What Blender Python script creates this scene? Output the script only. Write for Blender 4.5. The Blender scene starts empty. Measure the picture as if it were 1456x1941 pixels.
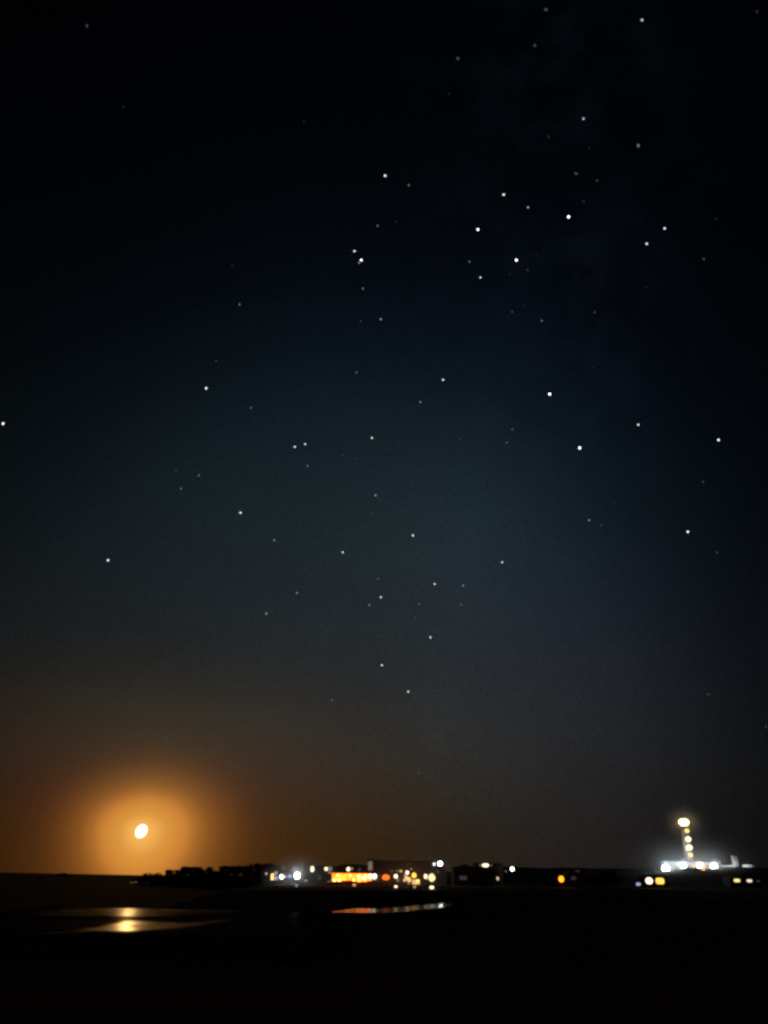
import bpy, math, random
from mathutils import Vector, Matrix, noise as mnoise

random.seed(11)
R = math.radians
sc = bpy.context.scene
col = sc.collection

# ------------------------------------------------------------------ camera
W, H_, F = 1456.0, 1941.0, 1466.0
EYE = Vector((0.0, 0.0, 4.0))
PITCH, ROLL = 25.43, 1.12
cd = bpy.data.cameras.new('camera')
cam = bpy.data.objects.new('camera', cd)
col.objects.link(cam)
cd.sensor_fit = 'VERTICAL'
cd.sensor_height = 36.0
cd.lens = 36.0 * F / H_
cd.clip_start, cd.clip_end = 0.3, 200000.0
CAMROT = Matrix.Rotation(R(90 + PITCH), 4, 'X') @ Matrix.Rotation(R(ROLL), 4, 'Z')
cam.matrix_world = Matrix.Translation(EYE) @ CAMROT
sc.camera = cam


def ray(px, py):
    """World direction seen at a point of the 1456 x 1941 photograph."""
    d = Vector(((px - W / 2) / F, -(py - H_ / 2) / F, -1.0))
    return (CAMROT.to_3x3() @ d).normalized()


def at(px, py, Y):
    d = ray(px, py)
    return EYE + d * (Y / d.y)


def onz(px, py, z):
    d = ray(px, py)
    return EYE + d * ((z - EYE.z) / d.z)


def lin(c):
    c /= 255.0
    return c / 12.92 if c <= 0.04045 else ((c + 0.055) / 1.055) ** 2.4


MOON = ray(268, 1575.5)
moon_elev = math.asin(MOON.z)
moon_az = math.atan2(MOON.x, MOON.y)

# ------------------------------------------------------------------ world: night sky
world = bpy.data.worlds.new('World')
sc.world = world
world.use_nodes = True
nt = world.node_tree
nt.nodes.clear()


def N(t, **kw):
    n = nt.nodes.new(t)
    for k, v in kw.items():
        setattr(n, k, v)
    return n


def M(op, a, b=None, c=None):
    n = N('ShaderNodeMath', operation=op)
    for i, v in enumerate((a, b, c)):
        if v is None:
            continue
        if isinstance(v, (int, float)):
            n.inputs[i].default_value = v
        else:
            nt.links.new(v, n.inputs[i])
    return n.outputs[0]


def dotv(vec, v):
    n = N('ShaderNodeVectorMath', operation='DOT_PRODUCT')
    nt.links.new(vec, n.inputs[0])
    n.inputs[1].default_value = v
    return n.outputs['Value']


def ramp(fac, stops):
    n = N('ShaderNodeValToRGB')
    cr = n.color_ramp
    cr.interpolation = 'B_SPLINE' if False else 'CARDINAL' if False else 'LINEAR'
    while len(cr.elements) < len(stops):
        cr.elements.new(0.5)
    for e, (p, c) in zip(cr.elements, stops):
        e.position = p
        e.color = (c[0], c[1], c[2], 1)
    nt.links.new(fac, n.inputs[0])
    return n.outputs[0]


def smooth(pts, n, ex=1.6):
    """Resample (t, rgb) key points with a monotone cubic so that the ramp shows no kinks."""
    ts = [p[0] for p in pts]
    out = []
    k = len(pts)
    for i in range(n):
        t = ts[0] + (ts[-1] - ts[0]) * (i / (n - 1)) ** ex
        j = max(0, min(k - 2, next((q for q in range(k - 1) if ts[q + 1] >= t), k - 2)))
        h = ts[j + 1] - ts[j]
        u = (t - ts[j]) / h
        c = []
        for ch in range(3):
            y = [p[1][ch] for p in pts]

            def sl(q):
                if q <= 0 or q >= k - 1:
                    return 0.0
                a = (y[q] - y[q - 1]) / (ts[q] - ts[q - 1])
                b = (y[q + 1] - y[q]) / (ts[q + 1] - ts[q])
                return 0.0 if a * b <= 0 else 2 * a * b / (a + b)
            m0, m1 = sl(j) * h, sl(j + 1) * h
            c.append((2 * u**3 - 3 * u**2 + 1) * y[j] + (u**3 - 2 * u**2 + u) * m0 + (-2 * u**3 + 3 * u**2) * y[j + 1] + (u**3 - u**2) * m1)
        out.append((t, c))
    return out


tc = N('ShaderNodeTexCoord')
dirv = tc.outputs['Generated']
dz = dotv(dirv, (0, 0, 1))
elev = M('ARCSINE', dz)                                   # radians

# broad skyglow: brightest low over the bay, fading with the angle from there
GLOW = ray(585, 1480)
ga = M('ARCCOSINE', dotv(dirv, GLOW))
AMAX = 2.2


def ang(px, py, v=GLOW):
    return math.acos(max(-1, min(1, ray(px, py).dot(v))))


lum_keys = [(0.0, .0235), (ang(760, 1420), .0222), (ang(760, 980), .0180), (ang(760, 800), .0108), (ang(760, 660), .0056),
            (ang(760, 480), .0023), (ang(760, 250), .0009), (ang(760, 30), .0005), (1.35, .0003), (AMAX, .0002)]
lum = ramp(M('DIVIDE', ga, AMAX), [(t / AMAX, c) for t, c in smooth([(t, (l, l, l)) for t, l in lum_keys], 30)])
EMAX = 1.6


def el(py, px=760):
    return math.asin(ray(px, py).z)


tint_keys = [(0.0, (.80, .66, .56)), (el(1600), (.82, .70, .60)), (el(1500), (.95, .88, .76)), (el(1400), (.96, 1.0, .95)), (el(1250), (.83, 1.02, 1.14)),
             (el(1100), (.70, 1.05, 1.28)), (el(960), (.60, 1.08, 1.37)), (el(660), (.52, 1.06, 1.72)), (el(300), (.5, 1.0, 2.0)), (EMAX, (.5, 1.0, 2.0))]
tint = ramp(M('DIVIDE', elev, EMAX), [(t / EMAX, c) for t, c in smooth(tint_keys, 30)])

# aureole of the low moon in the damp air, a little flattened
mr = Vector((math.cos(moon_az), -math.sin(moon_az), 0))
mu = mr.cross(MOON).normalized()
ma = M('ARCCOSINE', dotv(dirv, MOON))
uu, vv = dotv(dirv, mr), dotv(dirv, mu)
rr = M('SQRT', M('ADD', M('ADD', M('MULTIPLY', uu, uu), M('MULTIPLY', vv, vv)), 1e-6))
flat = M('ADD', 1.0, M('MULTIPLY', M('POWER', M('DIVIDE', M('MAXIMUM', vv, 0.0), rr), 2.0), 0.45))
flat = M('MULTIPLY', flat, M('ADD', 1.0, M('MULTIPLY', M('DIVIDE', M('MAXIMUM', M('MULTIPLY', uu, -1.0), 0.0), rr), 0.15)))
ma = M('MULTIPLY', ma, flat)
HMAX = 0.75


def mang(px):
    return ang(px, 1590, MOON)


halo_keys = [(0.0, (.95, .47, .10)), (mang(286), (.86, .41, .085)), (mang(310), (.704, .293, .046)), (mang(335), (.62, .24, .038)), (mang(350), (.545, .198, .033)), (mang(360), (.465, .159, .027)), (mang(370), (.372, .126, .021)), (mang(382), (.275, .092, .0155)),
             (mang(400), (.204, .067, .0110)), (mang(440), (.100, .029, .006)), (mang(490), (.044, .0115, .003)), (mang(570), (.0215, .0050, .0015)),
             (mang(760), (.0068, .0008, .0)), (mang(900), (.0015, .0001, 0)), (HMAX, (0, 0, 0))]
halo = ramp(M('DIVIDE', ma, HMAX), [(t / HMAX, c) for t, c in smooth(halo_keys, 32, 2.2)])
hfade = ramp(M('DIVIDE', elev, 1.6), [(t / 1.6, (c[0] / 3, c[1] / 3, c[2] / 3)) for t, c in smooth([(0.0, (1, 1, 1)), (el(1560), (1, 1, 1)), (el(1500), (1, 1.08, 1.15)), (el(1440), (.93, 1.5, 1.6)), (el(1360), (.85, 2.5, 2.4)), (el(1270), (.4, 1.6, 1.6)), (el(1120), (0, 0, 0)), (1.6, (0, 0, 0))], 31)])

# the Milky Way's broad uneven band climbing through the stars brightens the glow along it
band_n = ray(1030, 60).cross(ray(850, 1250)).normalized()
bd = M('ABSOLUTE', dotv(dirv, band_n))
nz = N('ShaderNodeTexNoise')
nz.inputs['Scale'].default_value = 5.0
nz.inputs['Detail'].default_value = 5.0
nt.links.new(dirv, nz.inputs['Vector'])
bfall = M('POWER', M('MAXIMUM', M('SUBTRACT', 1.0, M('MULTIPLY', bd, 2.1)), 0.0), 1.3)
bmul = M('ADD', 0.62, M('MULTIPLY', bfall, M('ADD', 0.38, M('MULTIPLY', nz.outputs[0], 0.36))))

# thick air low round the moon filters the blue out of the glow
wE = ramp(M('DIVIDE', elev, EMAX), [(t / EMAX, c) for t, c in smooth([(0.0, (1, 1, 1)), (el(1600), (.9, .9, .9)), (el(1520), (.5, .5, .5)), (el(1430), (.1, .1, .1)), (el(1340), (0, 0, 0)), (EMAX, (0, 0, 0))], 30)])
wA = ramp(M('DIVIDE', ma, HMAX), [(t / HMAX, c) for t, c in smooth([(0.0, (1, 1, 1)), (mang(530), (.95, .95, .95)), (mang(760), (.68, .68, .68)), (mang(1000), (.2, .2, .2)), (mang(1200), (0, 0, 0)), (HMAX, (0, 0, 0))], 20)])
wf = M('MULTIPLY', wE, wA)
filt = N('ShaderNodeMix', data_type='RGBA')
nt.links.new(wf, filt.inputs[0])
filt.inputs[6].default_value = (1, 1, 1, 1)
filt.inputs[7].default_value = (1.0, .76, .12, 1)

# thin moonlit-air scattering from the physical sky, at night level
sky = N('ShaderNodeTexSky', sky_type='NISHITA')
sky.sun_disc = False
sky.sun_elevation = moon_elev
sky.sun_rotation = moon_az
sky.altitude = 0
bg2 = N('ShaderNodeBackground')
bg2.inputs['Strength'].default_value = 0.00018
nt.links.new(sky.outputs[0], bg2.inputs['Color'])

# slow unevenness of the sky glow
nz2 = N('ShaderNodeTexNoise')
nz2.inputs['Scale'].default_value = 2.2
nz2.inputs['Detail'].default_value = 3.0
nt.links.new(dirv, nz2.inputs['Vector'])
uneven = M('ADD', 0.80, M('MULTIPLY', nz2.outputs[0], 0.40))


def vmul(a, b):
    n = N('ShaderNodeVectorMath', operation='MULTIPLY')
    nt.links.new(a, n.inputs[0])
    nt.links.new(b, n.inputs[1])
    return n.outputs[0]


def vadd(a, b):
    n = N('ShaderNodeVectorMath', operation='ADD')
    nt.links.new(a, n.inputs[0])
    nt.links.new(b, n.inputs[1])
    return n.outputs[0]


cool = N('ShaderNodeMix', data_type='RGBA')
nt.links.new(M('MULTIPLY', M('MINIMUM', M('MAXIMUM', M('SUBTRACT', uu, 0.28), 0.0), 0.40), 2.5), cool.inputs[0])
cool.inputs[6].default_value = (1, 1, 1, 1)
cool.inputs[7].default_value = (1.08, 1.18, 1.58, 1)
# unresolved star dust and airglow: a fine unevenness all over the sky
dust = N('ShaderNodeTexNoise')
dust.inputs['Scale'].default_value = 330.0
dust.inputs['Detail'].default_value = 2.0
nt.links.new(dirv, dust.inputs['Vector'])
dustf = M('ADD', 0.62, M('MULTIPLY', dust.outputs[0], 0.76))
sc1 = N('ShaderNodeVectorMath', operation='SCALE')
nt.links.new(vmul(vmul(lum, tint), vmul(filt.outputs[2], cool.outputs[2])), sc1.inputs[0])
nt.links.new(M('MULTIPLY', M('MULTIPLY', uneven, bmul), dustf), sc1.inputs['Scale'])
h3 = N('ShaderNodeVectorMath', operation='SCALE')
nt.links.new(vmul(halo, hfade), h3.inputs[0])
h3.inputs['Scale'].default_value = 3.0
# pale clumps of the Milky Way high up
mw_n = ray(1040, 40).cross(ray(1130, 900)).normalized()
md = M('ABSOLUTE', dotv(dirv, mw_n))
nz3 = N('ShaderNodeTexNoise')
nz3.inputs['Scale'].default_value = 17.0
nz3.inputs['Detail'].default_value = 6.0
nz3.inputs['Roughness'].default_value = 0.6
nt.links.new(dirv, nz3.inputs['Vector'])
mfac = M('MULTIPLY', M('POWER', M('MAXIMUM', M('SUBTRACT', 1.0, M('MULTIPLY', md, 5.0)), 0.0), 1.2), M('MULTIPLY', M('MAXIMUM', M('SUBTRACT', nz3.outputs[0], 0.44), 0.0), 0.0085))
mfac = M('MULTIPLY', mfac, M('MAXIMUM', M('SUBTRACT', M('MULTIPLY', elev, 2.0), 0.5), 0.0))
mcol = N('ShaderNodeVectorMath', operation='SCALE')
mcol.inputs[0].default_value = (.62, .85, 1.45)
nt.links.new(M('MINIMUM', mfac, 0.004), mcol.inputs['Scale'])
skyc = vadd(vadd(sc1.outputs[0], h3.outputs[0]), mcol.outputs[0])
bg1 = N('ShaderNodeBackground')
nt.links.new(skyc, bg1.inputs['Color'])
bg1.inputs['Strength'].default_value = 1.0
adds = N('ShaderNodeAddShader')
nt.links.new(bg1.outputs[0], adds.inputs[0])
nt.links.new(bg2.outputs[0], adds.inputs[1])
wo = N('ShaderNodeOutputWorld')
nt.links.new(adds.outputs[0], wo.inputs['Surface'])

# ------------------------------------------------------------------ moonlight (the one sun lamp, at night level)
sl = bpy.data.lights.new('moonlight', 'SUN')
sl.energy = 0.058
sl.angle = R(0.3)
sl.color = (1.0, 0.55, 0.17)
so = bpy.data.objects.new('moonlight', sl)
# the lamp stands a hair above the moon's own disc, which would otherwise shade it
so.rotation_euler = (-ray(268, 1555)).to_track_quat('-Z', 'Y').to_euler()
so.location = (-60, 200, 80)
col.objects.link(so)

# ------------------------------------------------------------------ picture settings
vs = sc.view_settings
sc.display_settings.display_device = 'sRGB'
vs.view_transform = 'Standard'
vs.look = 'None'
vs.exposure = 0.0
vs.gamma = 1.0
vs.use_curve_mapping = False
sc.cycles.use_denoising = True
sc.cycles.pixel_filter_type = 'BLACKMAN_HARRIS'
sc.cycles.filter_width = 2.9
sc.cycles.max_bounces = 5
sc.cycles.volume_bounces = 0
sc.cycles.sample_clamp_indirect = 4.0
sc.cycles.caustics_reflective = False
sc.render.dither_intensity = 2.0


# ------------------------------------------------------------------ helpers
def tag(o, label=None, cat=None, group=None, kind=None):
    if label: o['label'] = label
    if cat: o['category'] = cat
    if group: o['group'] = group
    if kind: o['kind'] = kind
    return o


def empty(name, loc, label, cat, group=None):
    o = bpy.data.objects.new(name, None)
    o.location = loc
    o.empty_display_size = 0.5
    col.objects.link(o)
    o['org'] = tuple(loc)
    return tag(o, label, cat, group)


class MB:
    def __init__(s):
        s.v, s.f = [], []

    def add(s, vs_, fs):
        b = len(s.v)
        s.v += [Vector(v) for v in vs_]
        s.f += [tuple(b + i for i in f) for f in fs]
        return s

    def box(s, x0, x1, y0, y1, z0, z1):
        return s.add([(x0, y0, z0), (x1, y0, z0), (x1, y1, z0), (x0, y1, z0), (x0, y0, z1), (x1, y0, z1), (x1, y1, z1), (x0, y1, z1)],
                     [(0, 3, 2, 1), (4, 5, 6, 7), (0, 1, 5, 4), (1, 2, 6, 5), (2, 3, 7, 6), (3, 0, 4, 7)])

    def tube(s, p0, p1, r0, r1=None, n=10, caps=True):
        p0, p1 = Vector(p0), Vector(p1)
        r1 = r0 if r1 is None else r1
        d = (p1 - p0).normalized()
        a = d.orthogonal().normalized()
        b = d.cross(a)
        vs_ = []
        for p, r in ((p0, r0), (p1, r1)):
            for i in range(n):
                t = 2 * math.pi * i / n
                vs_.append(p + (a * math.cos(t) + b * math.sin(t)) * r)
        fs = [(i, (i + 1) % n, n + (i + 1) % n, n + i) for i in range(n)]
        if caps:
            fs += [tuple(range(n - 1, -1, -1)), tuple(range(n, 2 * n))]
        return s.add(vs_, fs)

    def lathe(s, c, prof, n=20):
        """prof: (r, z) from the bottom up, closed with caps."""
        c = Vector(c)
        vs_, fs = [], []
        for r, z in prof:
            for i in range(n):
                t = 2 * math.pi * i / n
                vs_.append(c + Vector((r * math.cos(t), r * math.sin(t), z)))
        for k in range(len(prof) - 1):
            for i in range(n):
                j = (i + 1) % n
                fs.append((k * n + i, k * n + j, (k + 1) * n + j, (k + 1) * n + i))
        fs.append(tuple(range(n - 1, -1, -1)))
        fs.append(tuple((len(prof) - 1) * n + i for i in range(n)))
        return s.add(vs_, fs)

    def ball(s, c, rx, ry=None, rz=None, n=12, m=8, rot=None):
        ry = rx if ry is None else ry
        rz = rx if rz is None else rz
        c = Vector(c)
        vs_, fs = [], []
        for j in range(m + 1):
            ph = math.pi * j / m - math.pi / 2
            for i in range(n):
                t = 2 * math.pi * i / n
                p = Vector((rx * math.cos(ph) * math.cos(t), ry * math.cos(ph) * math.sin(t), rz * math.sin(ph)))
                if rot: p = rot @ p
                vs_.append(c + p)
        for j in range(m):
            for i in range(n):
                k = (i + 1) % n
                fs.append((j * n + i, j * n + k, (j + 1) * n + k, (j + 1) * n + i))
        return s.add(vs_, fs)

    def ring(s, c, w, h, t, dep, bev=0.3):
        """Upright frame in the x-z plane round an opening of w x h, t wide, dep deep, chamfered corners."""
        c = Vector(c)

        def oct_(w_, h_):
            b = bev * min(w_, h_) / 2
            a, d = w_ / 2, h_ / 2
            return [(-a + b, -d), (a - b, -d), (a, -d + b), (a, d - b), (a - b, d), (-a + b, d), (-a, d - b), (-a, -d + b)]
        o, i_ = oct_(w + 2 * t, h + 2 * t), oct_(w, h)
        vs_ = []
        for y in (-dep / 2, dep / 2):
            vs_ += [c + Vector((x, y, z)) for x, z in o] + [c + Vector((x, y, z)) for x, z in i_]
        fs = []
        for k in range(8):
            j = (k + 1) % 8
            fs += [(k, j, 8 + j, 8 + k), (16 + j, 16 + k, 24 + k, 24 + j), (j, k, 16 + k, 16 + j), (8 + k, 8 + j, 24 + j, 24 + k)]
        return s.add(vs_, fs)

    def plate(s, c, w, h, dep, bev=0.3):
        c = Vector(c)
        b = bev * min(w, h) / 2
        a, d = w / 2, h / 2
        o = [(-a + b, -d), (a - b, -d), (a, -d + b), (a, d - b), (a - b, d), (-a + b, d), (-a, d - b), (-a, -d + b)]
        vs_ = [c + Vector((x, -dep / 2, z)) for x, z in o] + [c + Vector((x, dep / 2, z)) for x, z in o]
        fs = [tuple(range(8)), tuple(range(15, 7, -1))] + [((k + 1) % 8, k, 8 + k, 8 + (k + 1) % 8) for k in range(8)]
        return s.add(vs_, fs)

    def build(s, name, m, parent=None, org=None, sm=False):
        if org is None and parent is not None:
            q = parent
            while q.parent: q = q.parent
            org = q.get('org', tuple(q.location))
        org = Vector(org) if org is not None else Vector((0, 0, 0))
        me = bpy.data.meshes.new(name)
        me.from_pydata([tuple(v - org) for v in s.v], [], s.f)
        me.materials.append(m)
        if sm:
            for p in me.polygons: p.use_smooth = True
        me.update()
        o = bpy.data.objects.new(name, me)
        col.objects.link(o)
        if parent is not None:
            o.parent = parent
        else:
            o.location = org
        return o


_mats = {}


def mat(name, c, rough=0.8, spec=0.3, var=0.18, scale=1.5, bump=0.0, metal=0.0):
    if name in _mats: return _mats[name]
    m = bpy.data.materials.new(name)
    m.use_nodes = True
    t = m.node_tree
    b = t.nodes['Principled BSDF']
    b.inputs['Roughness'].default_value = rough
    b.inputs['Specular IOR Level'].default_value = spec
    b.inputs['Metallic'].default_value = metal
    co = t.nodes.new('ShaderNodeTexCoord')
    n = t.nodes.new('ShaderNodeTexNoise')
    n.inputs['Scale'].default_value = scale
    n.inputs['Detail'].default_value = 5
    t.links.new(co.outputs['Object'], n.inputs['Vector'])
    r = t.nodes.new('ShaderNodeValToRGB')
    r.color_ramp.elements[0].position, r.color_ramp.elements[1].position = 0.3, 0.7
    r.color_ramp.elements[0].color = tuple(x * (1 - var) for x in c) + (1,)
    r.color_ramp.elements[1].color = tuple(min(1, x * (1 + var)) for x in c) + (1,)
    t.links.new(n.outputs[0], r.inputs[0])
    t.links.new(r.outputs[0], b.inputs['Base Color'])
    if bump:
        bp = t.nodes.new('ShaderNodeBump')
        bp.inputs['Strength'].default_value = bump
        t.links.new(n.outputs[0], bp.inputs['Height'])
        t.links.new(bp.outputs[0], b.inputs['Normal'])
    _mats[name] = m
    return m


def glow(name, c, s, var=0.0, scale=1.2, sample=True):
    """A surface that gives off light: lamp glass, lit window pane, star."""
    if name in _mats: return _mats[name]
    m = bpy.data.materials.new(name)
    m.use_nodes = True
    t = m.node_tree
    b = t.nodes['Principled BSDF']
    b.inputs['Base Color'].default_value = (0.3, 0.3, 0.3, 1)
    b.inputs['Roughness'].default_value = 0.4
    b.inputs['Emission Color'].default_value = (c[0], c[1], c[2], 1)
    b.inputs['Emission Strength'].default_value = s
    if var:
        co = t.nodes.new('ShaderNodeTexCoord')
        n = t.nodes.new('ShaderNodeTexNoise')
        n.inputs['Scale'].default_value = scale
        n.inputs['Detail'].default_value = 3
        t.links.new(co.outputs['Object'], n.inputs['Vector'])
        a = t.nodes.new('ShaderNodeMapRange')
        a.inputs['From Min'].default_value, a.inputs['From Max'].default_value = 0.3, 0.7
        a.inputs['To Min'].default_value, a.inputs['To Max'].default_value = s * (1 - var), s * (1 + var)
        t.links.new(n.outputs[0], a.inputs['Value'])
        t.links.new(a.outputs[0], b.inputs['Emission Strength'])
    m.cycles.emission_sampling = 'AUTO' if sample else 'NONE'
    _mats[name] = m
    return m


# ------------------------------------------------------------------ terrain
def sst(a, b, x):
    t = max(0.0, min(1.0, (x - a) / (b - a)))
    return t * t * (3 - 2 * t)


def shore(Y):
    pts = [(-50, -60), (40, -46), (70, -40), (90, -24), (140, -30), (200, -38), (330, -54), (385, -62), (406, -112), (470, -114), (520, -100), (700, -90)]
    for (a, xa), (b, xb) in zip(pts, pts[1:]):
        if Y <= b:
            return xa + (xb - xa) * sst(a, b, Y)
    return pts[-1][1]


HILL = at(1306, 1650, 385)
SPUR = at(1415, 1648.5, 381)
STRIP = onz(735, 1724, .25)
STRIP_TILT = -math.tan(R(.30))


def strip_z(x, y):
    return .25 + STRIP_TILT * (y - STRIP.y)



def terrain(x, y):
    s = x - shore(y)
    n = mnoise.noise(Vector((x * .03, y * .03, 2.1))) * .5 + mnoise.noise(Vector((x * .11, y * .11, 7.7))) * .2
    z = -1.2 + 1.22 * sst(-14, 0, s) + 0.9 * sst(4, 70, s) + 0.10 * n * sst(6, 40, s)
    # tidal flat in front, dune under the viewer
    z += 2.35 * (1 - sst(2, 34, math.hypot(x, y * .9)))
    # terrace the village stands on
    z += 1.5 * sst(296, 322, y) * sst(0, 14, s)
    # wooded point
    z += 2.6 * sst(0, 22, s) * sst(395, 415, y) * (1 - sst(-50, -10, x))
    # dune ridge behind
    z += (8.6 + 1.5 * n) * sst(365, 425, y) * sst(-5, 70, x)
    # runnel of wet sand below the village, and the flats of the tide pools
    w = math.exp(-(max(0, abs(x - STRIP.x - 1) - 13) / 5) ** 2 - (max(0, abs(y - STRIP.y - 20) - 36) / 6) ** 2)
    z += (strip_z(x, y) - .12 - z) * w
    w = math.exp(-(max(0, abs(x + 21) - 18) / 6) ** 2 - (max(0, abs(y - 78) - 32) / 7) ** 2)
    z += (.05 - z) * w
    # lighthouse hill
    g = math.exp(-((x - HILL.x) / 42) ** 2 - ((y - HILL.y) / 34) ** 2)
    z = max(z, z * (1 - g) + (HILL.z - .25) * min(1, 1.12 * g))
    g2 = math.exp(-((x - SPUR.x) / 20) ** 2 - ((y - SPUR.y) / 20) ** 2)
    z = max(z, z * (1 - g2) + SPUR.z * min(1, 1.15 * g2))
    return z


XS = [-220 + 4 * i for i in range(132)]
YS = [-14 + 3.5 * i for i in range(160)]
v, f = [], []
for y in YS:
    for x in XS:
        v.append(Vector((x, y, terrain(x, y))))
nx = len(XS)
for j in range(len(YS) - 1):
    for i in range(nx - 1):
        f.append((j * nx + i, j * nx + i + 1, (j + 1) * nx + i + 1, (j + 1) * nx + i))
mb = MB()
mb.v, mb.f = v, f
sand = mat('beach_sand', (.25, .215, .172), rough=1.0, spec=0.0, var=.22, scale=.35, bump=.25)
_t = sand.node_tree
_pos = _t.nodes.new('ShaderNodeNewGeometry')
_sep = _t.nodes.new('ShaderNodeSeparateXYZ')
_t.links.new(_pos.outputs['Position'], _sep.inputs[0])
_mr = _t.nodes.new('ShaderNodeMapRange')
_mr.inputs['From Min'].default_value, _mr.inputs['From Max'].default_value = 2.4, 3.8
_t.links.new(_sep.outputs['Z'], _mr.inputs['Value'])
_mx = _t.nodes.new('ShaderNodeMix')
_mx.data_type = 'RGBA'
_b = _t.nodes['Principled BSDF']
_src = _b.inputs['Base Color'].links[0].from_socket
_t.links.new(_mr.outputs[0], _mx.inputs[0])
_t.links.new(_src, _mx.inputs[6])
_mx.inputs[7].default_value = (.17, .17, .15, 1)
_t.links.new(_mx.outputs[2], _b.inputs['Base Color'])
o = mb.build('beach', sand, sm=True)
tag(o, kind='structure')


def sunk(px, py, Ymax=334.0, hmin=.7, Ymin=60):
    """Farthest place along a sight line that stands hmin above the sand: where a short lamp can stand."""
    Y = Ymax
    while Y > Ymin:
        p = at(px, py, Y)
        if p.z - terrain(p.x, p.y) >= hmin:
            return p
        Y -= 1.0
    return p


# ------------------------------------------------------------------ sea
def wet_sand(name, frac, rough, c=(.022, .019, .015)):
    """Sand with a broken film of water: frac of it is smooth water, the rest damp sand."""
    m = water_mat(name, c, rough, .06, 1.1, .02)
    t = m.node_tree
    b = t.nodes['Principled BSDF']
    d = t.nodes.new('ShaderNodeBsdfDiffuse')
    d.inputs['Color'].default_value = (*c, 1)
    n = t.nodes.new('ShaderNodeTexNoise')
    n.inputs['Scale'].default_value = 1.6
    n.inputs['Detail'].default_value = 6
    co = next(q for q in t.nodes if q.type == 'TEX_COORD')
    mp = t.nodes.new('ShaderNodeMapping')
    mp.inputs['Scale'].default_value = (.25, 1.0, 1.0)
    t.links.new(co.outputs['Object'], mp.inputs[0])
    t.links.new(mp.outputs[0], n.inputs['Vector'])
    r = t.nodes.new('ShaderNodeMapRange')
    r.inputs['From Min'].default_value, r.inputs['From Max'].default_value = .40, .60
    r.inputs['To Min'].default_value, r.inputs['To Max'].default_value = frac * .25, frac * 1.7
    t.links.new(n.outputs[0], r.inputs['Value'])
    at_ = t.nodes.new('ShaderNodeAttribute')
    at_.attribute_name = 'wet'
    ml = t.nodes.new('ShaderNodeMath')
    ml.operation = 'MULTIPLY'
    t.links.new(r.outputs[0], ml.inputs[0])
    t.links.new(at_.outputs['Fac'], ml.inputs[1])
    mx = t.nodes.new('ShaderNodeMixShader')
    t.links.new(ml.outputs[0], mx.inputs[0])
    t.links.new(d.outputs[0], mx.inputs[1])
    t.links.new(b.outputs[0], mx.inputs[2])
    o = next(q for q in t.nodes if q.type == 'OUTPUT_MATERIAL')
    t.links.new(mx.outputs[0], o.inputs['Surface'])
    return m


def water_mat(name, c, rough, bump, scale, dist, spec=.5):
    m = bpy.data.materials.new(name)
    m.use_nodes = True
    t = m.node_tree
    b = t.nodes['Principled BSDF']
    b.inputs['Base Color'].default_value = (*c, 1)
    b.inputs['Roughness'].default_value = rough
    b.inputs['IOR'].default_value = 1.33
    b.inputs['Specular IOR Level'].default_value = spec
    co = t.nodes.new('ShaderNodeTexCoord')
    mp = t.nodes.new('ShaderNodeMapping')
    mp.inputs['Scale'].default_value = (.35, 1.0, 1.0)
    n = t.nodes.new('ShaderNodeTexNoise')
    n.inputs['Scale'].default_value = scale
    n.inputs['Detail'].default_value = 4
    t.links.new(co.outputs['Object'], mp.inputs[0])
    t.links.new(mp.outputs[0], n.inputs['Vector'])
    bp = t.nodes.new('ShaderNodeBump')
    bp.inputs['Strength'].default_value = bump
    bp.inputs['Distance'].default_value = dist
    t.links.new(n.outputs[0], bp.inputs['Height'])
    t.links.new(bp.outputs[0], b.inputs['Normal'])
    return m


sea_m = water_mat('sea_water', (.003, .004, .005), .95, .6, .5, .35, .008)
v, f = [], []
rings = [45 * (40000 / 45) ** (i / 130) for i in range(131)]
angs = [R(-62 + 124 * i / 110) for i in range(111)]
for r in rings:
    for a in angs:
        x, y = r * math.sin(a), r * math.cos(a)
        fade = sst(95, 150, r) / (1 + (r / 420) ** 2)
        sw = math.sin(y * .22 + x * .05 + 2.2 * mnoise.noise(Vector((x * .02, y * .02, 0))))
        z = fade * (.22 * max(0, sw) ** 3 + .08 * mnoise.noise(Vector((x * .12, y * .3, 3))))
        v.append(Vector((x, y, z - .12)))
na = len(angs)
for j in range(len(rings) - 1):
    for i in range(na - 1):
        f.append((j * na + i, j * na + i + 1, (j + 1) * na + i + 1, (j + 1) * na + i))
mb = MB()
mb.v, mb.f = v, f
tag(mb.build('sea', sea_m, sm=True), kind='structure')


# ------------------------------------------------------------------ tide pools and wet sand
def proj(p):
    c = CAMROT.to_3x3().transposed() @ (p - EYE)
    return W / 2 + F * c.x / -c.z, H_ / 2 - F * c.y / -c.z


def inside(px, py, poly, k=2.2):
    """Signed distance (positive inside) to an outline, heights stretched by k."""
    best, odd = 1e9, False
    n = len(poly)
    y = py * k
    for a in range(n):
        x0, y0 = poly[a][0], poly[a][1] * k
        x1, y1 = poly[(a + 1) % n][0], poly[(a + 1) % n][1] * k
        dx, dy = x1 - x0, y1 - y0
        t = max(0, min(1, ((px - x0) * dx + (y - y0) * dy) / (dx * dx + dy * dy)))
        best = min(best, math.hypot(px - x0 - dx * t, y - y0 - dy * t))
        if (y0 > y) != (y1 > y) and px < x0 + (y - y0) / dy * dx: odd = not odd
    return best if odd else -best


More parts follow.
